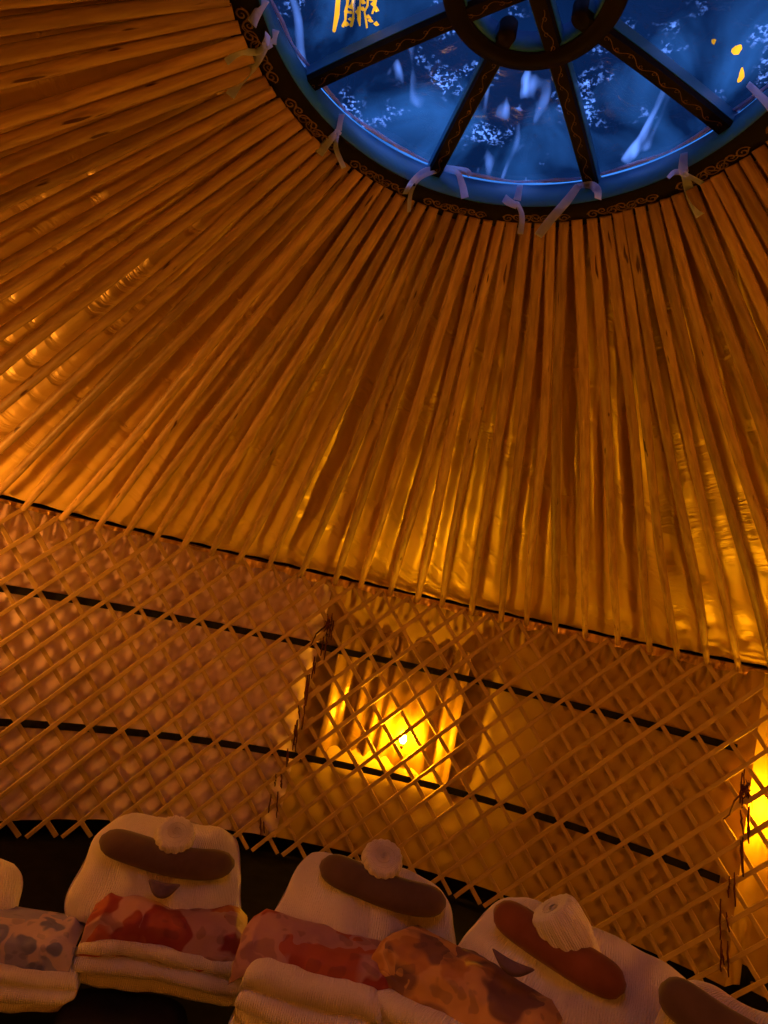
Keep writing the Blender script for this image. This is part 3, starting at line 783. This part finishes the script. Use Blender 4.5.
def unit(idx, C, ux, uy, un, W, H, bol, roll, fl, bl, mats, seed):
    fwd = -Vector((-ux.y, ux.x, 0))            # towards the camera, level
    up = Vector((0, 0, 1)); wh = WHICH[idx]
    foot = C-uy*H/2
    # black lounger under the linen
    root = empty('lounge_chair', (C.x, C.y, 0)); tag(root, 'black padded lounge chair hidden under white linen, '+wh, 'chair')
    o_ = Vector((C.x, C.y, 0))
    mb = MB(); cushion(mb, C-un*0.115-o_, ux, uy, un, W*0.8, H*0.9, 0.09, wrinkle=0.001); x = mb.build('backrest', M['chair'], root); merge(x)
    sc = foot+fwd*0.20+up*((bl[0][1]-bl[2]/2-0.06) if bl else -0.20)
    mb = MB(); cushion(mb, sc-o_, ux, -fwd, up, W*0.7, 0.36, 0.10, wrinkle=0.001); x = mb.build('seat', M['chair'], root); merge(x)
    for sx in (-1, 1):
        for sy in (-1, 1):
            b_ = sc+ux*sx*W*0.28+fwd*sy*0.13; mb = MB()
            mb.tube([b_-up*0.03-o_, Vector((b_.x, b_.y, 0.0))-o_], [0.022, 0.016], 10); mb.build('leg', M['chair'], root)
    # white knit cover over the backrest
    mb = MB(); cushion(mb, C, ux, uy, un, W, H, 0.13, n=3.2, wrinkle=0.020, taper=0.13, seed=seed, nu=52, nv=40)
    x = mb.build('towel_cover', M['towel']); merge(x)
    tag(x, 'white knitted towel cover over lounge chair back, '+wh, 'towel')
    # bolster
    if bol:
        (bx, by), L, R, bend, tilt, mat, lab = bol
        c = C+ux*bx+uy*by+un*(0.065+R*0.55); d = (ux*math.cos(tilt)+uy*math.sin(tilt)).normalized(); e = un.cross(d)
        mb = MB(); P = []; rr = []
        m_ = 26
        for j in range(m_+1):
            t = -1+2*j/m_; P.append(c+d*(t*L/2)+e*(bend*(t*t)-bend*.3*math.sin(t*3+.5)))
            rr.append(R*max(0.05, (1-abs(t)**7))**0.5*(1+0.04*nz((t*2, seed, 0))))
        mb.tube(P, rr, 20, flat=0.8, up=un); x = mb.build('neck_bolster', mat); tag(x, lab, 'neck pillow')
    if roll:
        (rx, ry), R, L, axis, lab = roll
        c = C+ux*rx+uy*ry+un*0.12; ax = (un*axis[2]+ux*axis[0]+uy*axis[1]).normalized()
        root = empty('rolled_towel', c); tag(root, lab, 'rolled towel')
        a = ax.cross(Vector((0, 0, 1))).normalized(); b_ = ax.cross(a)
        mb = MB()
        prof = [(-L, 0.55), (-L*.6, .85), (-L*.2, 1.0), (0.0, 1.0), (L*.12, .97), (L*.19, .88), (L*.21, .72), (L*.20, .4), (L*.17, 0.02)]
        def fn(u, v):
            q = v*(len(prof)-1); i = min(int(q), len(prof)-2); t = q-i
            h = prof[i][0]*(1-t)+prof[i+1][0]*t; r = R*(prof[i][1]*(1-t)+prof[i+1][1]*t)
            th = 2*PI*u; sc_ = 1+0.07*abs(math.sin(th*8))*(prof[min(i+1, len(prof)-1)][1] > .5)*(1 if h > -L*.3 else .3)+0.05*nz((math.cos(th), math.sin(th), h*8), 1.5, seed)
            return ax*h + (a*math.cos(th)+b_*math.sin(th))*r*sc_
        mb.grid(fn, 96, 34, closed_u=True); mb.build('towel_body', M['towel'], root)
        mb = MB(); P = [ax*(L*.195)+(a*math.cos(w)+b_*math.sin(w))*R*.74*(1-w/(2*PI*2.6)) for w in [2*PI*2.4*j/60 for j in range(61)]]
        mb.tube(P, 0.0028, 6); mb.build('spiral_edge', M['towel'], root)
    # folded white blanket on the seat front
    if bl:
        (bx, bz, bf), bw, bh, layers, depth = bl
        c = foot+ux*bx+up*bz+fwd*bf
        mb = MB()
        def prof(t):                            # closed section in (forward, up)
            pass
        sec = []
        for k in range(layers):
            z0 = bh/2-bh*k/layers; z1 = bh/2-bh*(k+1)/layers
            for q in range(7):
                a_ = PI/2-PI*q/6; sec.append((depth/2+0.030*math.cos(a_)-0.012*k*(-1 if k % 2 else 1), (z0+z1)/2+(z0-z1)/2*math.sin(a_)*0.96))
        sec.append((-depth/2, -bh/2)); sec.append((-depth/2-0.02, 0)); sec.append((-depth/2, bh/2))
        m_ = len(sec)
        def fn(u, v):
            x_ = -1+2*u; i = int(round(v*(m_))) % m_; f_, z_ = sec[i]
            e = max(0.0, 1-abs(x_)**9)**0.4; z_ *= (0.35+0.65*e); f_ = f_*(0.80+0.20*e)
            p = c+ux*(x_*bw/2)+fwd*f_+up*z_
            p = p+fwd*(0.022*nz(p, 6, seed+2)+0.008*nz(p, 16, seed))+up*(0.020*nz(p, 4, seed+4)+0.004*nz(p, 18, seed+1))
            return (p, (u*bw*2, v*1.2))
        mb.grid(fn, 60, m_+1)
        n0 = m_+1
        mb.f.append(tuple(range(m_))); mb.f.append(tuple(59*n0+i for i in range(m_-1, -1, -1)))
        x = mb.build('folded_blanket', M['towel']); merge(x, 0.0003)
        tag(x, 'thick folded white blanket on lounge chair seat, '+wh, 'blanket')
    # patterned cloth laid between the backrest and the folded blanket
    if fl:
        (fx, fz, ff), fw, fh, mat, lab = fl
        c = foot+ux*fx+up*fz+fwd*ff
        mb = MB()
        path = [(-0.16, 0.030), (-0.10, 0.050), (-0.04, 0.050), (0.02, 0.040), (0.055, 0.018), (0.068, -0.02), (0.072, -0.05), (0.070, -0.06-fh)]
        def pt(v):
            q = v*(len(path)-1); i = min(int(q), len(path)-2); t = q-i
            return path[i][0]*(1-t)+path[i+1][0]*t, path[i][1]*(1-t)+path[i+1][1]*t
        def surf(off):
            def fn(u, v):
                x_ = -1+2*u; vv = v*(1+0.10*nz((u*5, 1, seed))) if v > .5 else v
                f_, z_ = pt(min(1, max(0, v)))
                p = c+ux*(x_*fw/2*(1+0.03*nz((v*4, 3, seed)))) + fwd*f_+up*z_
                if v > .8: p = p+up*0.02*nz((u*5, 1, seed))
                w_ = 0.026*nz(p, 6, seed)+0.014*nz(p, 14, seed+3)+0.005*nz(p, 34, seed+6)
                nrm = (fwd*0.7+up*0.7)
                return (p+nrm*(w_+off)-up*0.03*max(0, abs(x_)-.85)/.15, (u, v))
            return fn
        mb.grid(surf(0.0), 80, 40); 
        x = mb.build('patterned_cloth', mat)
        so = x.modifiers.new('thickness', 'SOLIDIFY'); so.thickness = 0.006
        tag(x, lab, 'cloth')

BR = M['bolster']
C, ux, uy, un = frame(-72, 893, 2.25, 12, 45)
unit(0, C, ux, uy, un, 0.60, 0.30, None, None,
     ((0.29, 0.07, 0.07), 0.50, 0.02, M['floral_blue'], 'violet and dusky floral cloth crumpled at the bottom left edge'),
     ((0.27, -0.03, 0.06), 0.62, 0.14, 3, 0.16), BR, 1.0)
C, ux, uy, un = frame(164, 875, 2.45, 8, 42)
unit(1, C, ux, uy, un, 0.60, 0.40,
     ((-0.005, 0.025), 0.50, 0.054, 0.022, -0.02, BR, 'dark brown curved neck bolster on the second cover from the left'),
     ((0.005, 0.098), 0.070, 0.13, (0.05, 0.25, 1.0), 'rolled white towel with scalloped end above the dark brown bolster, left one'),
     ((0.07, 0.06, 0.04), 0.54, 0.03, M['floral_red'], 'crimson and rust patterned cloth in front of the left towel cover'),
     ((0.09, -0.05, 0.03), 0.60, 0.16, 3, 0.16), BR, 2.0)
C, ux, uy, un = frame(366, 918, 2.25, -6, 42)
unit(2, C, ux, uy, un, 0.62, 0.38,
     ((0.03, 0.070), 0.45, 0.054, 0.015, -0.04, BR, 'mid brown neck bolster glowing amber on the middle towel cover'),
     ((0.015, 0.152), 0.068, 0.13, (0.10, 0.20, 1.0), 'rolled white towel with scalloped end on the middle cover, under the lamp'),
     ((-0.12, 0.08, 0.08), 0.50, 0.02, M['floral_red'], 'rose and crimson floral cloth in front of the middle towel cover'),
     ((-0.11, -0.05, 0.10), 0.44, 0.26, 4, 0.18), BR, 3.0)
C, ux, uy, un = frame(575, 992, 1.95, -32, 42)
unit(3, C, ux, uy, un, 0.74, 0.40,
     ((-0.07, 0.055), 0.42, 0.056, 0.006, -0.12, M['bolster_red'], 'rust red neck bolster slanting across the right-hand towel cover'),
     ((-0.075, 0.12), 0.076, 0.24, (-0.55, 0.35, 0.6), 'fat rolled white towel behind the rust red bolster'),
     ((-0.28, 0.10, 0.06), 0.56, 0.04, M['floral_gold'], 'amber cloth with dark purple flowers in front of the right-hand towel cover'),
     ((-0.28, -0.06, 0.07), 0.50, 0.20, 3, 0.18), BR, 4.0)
C, ux, uy, un = frame(772, 1098, 1.55, -42, 42)
unit(4, C, ux, uy, un, 0.56, 0.36,
     ((-0.10, 0.05), 0.34, 0.054, 0.010, -0.05, BR, 'dark bolster in the bottom right corner'),
     ((0.04, 0.13), 0.062, 0.2, (-0.3, 0.3, 0.7), 'rolled white towel at the bottom right edge of the photo'), None, None, BR, 5.0)

# small violet corners of cloth showing on two covers
M['violet'] = simple('dark_violet_cloth', [(0.10, 0.06, 0.11), (0.16, 0.10, 0.16)], 30, 0.9, 0.3, 0.002)
for px, py, dep, yw, w_, h_, lab in ((162, 891, 2.30, 10, 0.095, 0.05, 'tiny dark violet fold of cloth on the second towel cover from the left'),
                                     (511, 968, 1.90, -30, 0.11, 0.038, 'dark plum fold of cloth just left of the rust red bolster')):
    C, ux, uy, un = frame(px, py, dep, yw, 42)
    mb = MB(); cushion(mb, C, ux, uy, un, w_, h_, 0.03, wrinkle=0.004, taper=-0.35, bend=0.012, seed=8)
    x = mb.build('cloth_fold', M['violet']); merge(x); tag(x, lab, 'cloth')
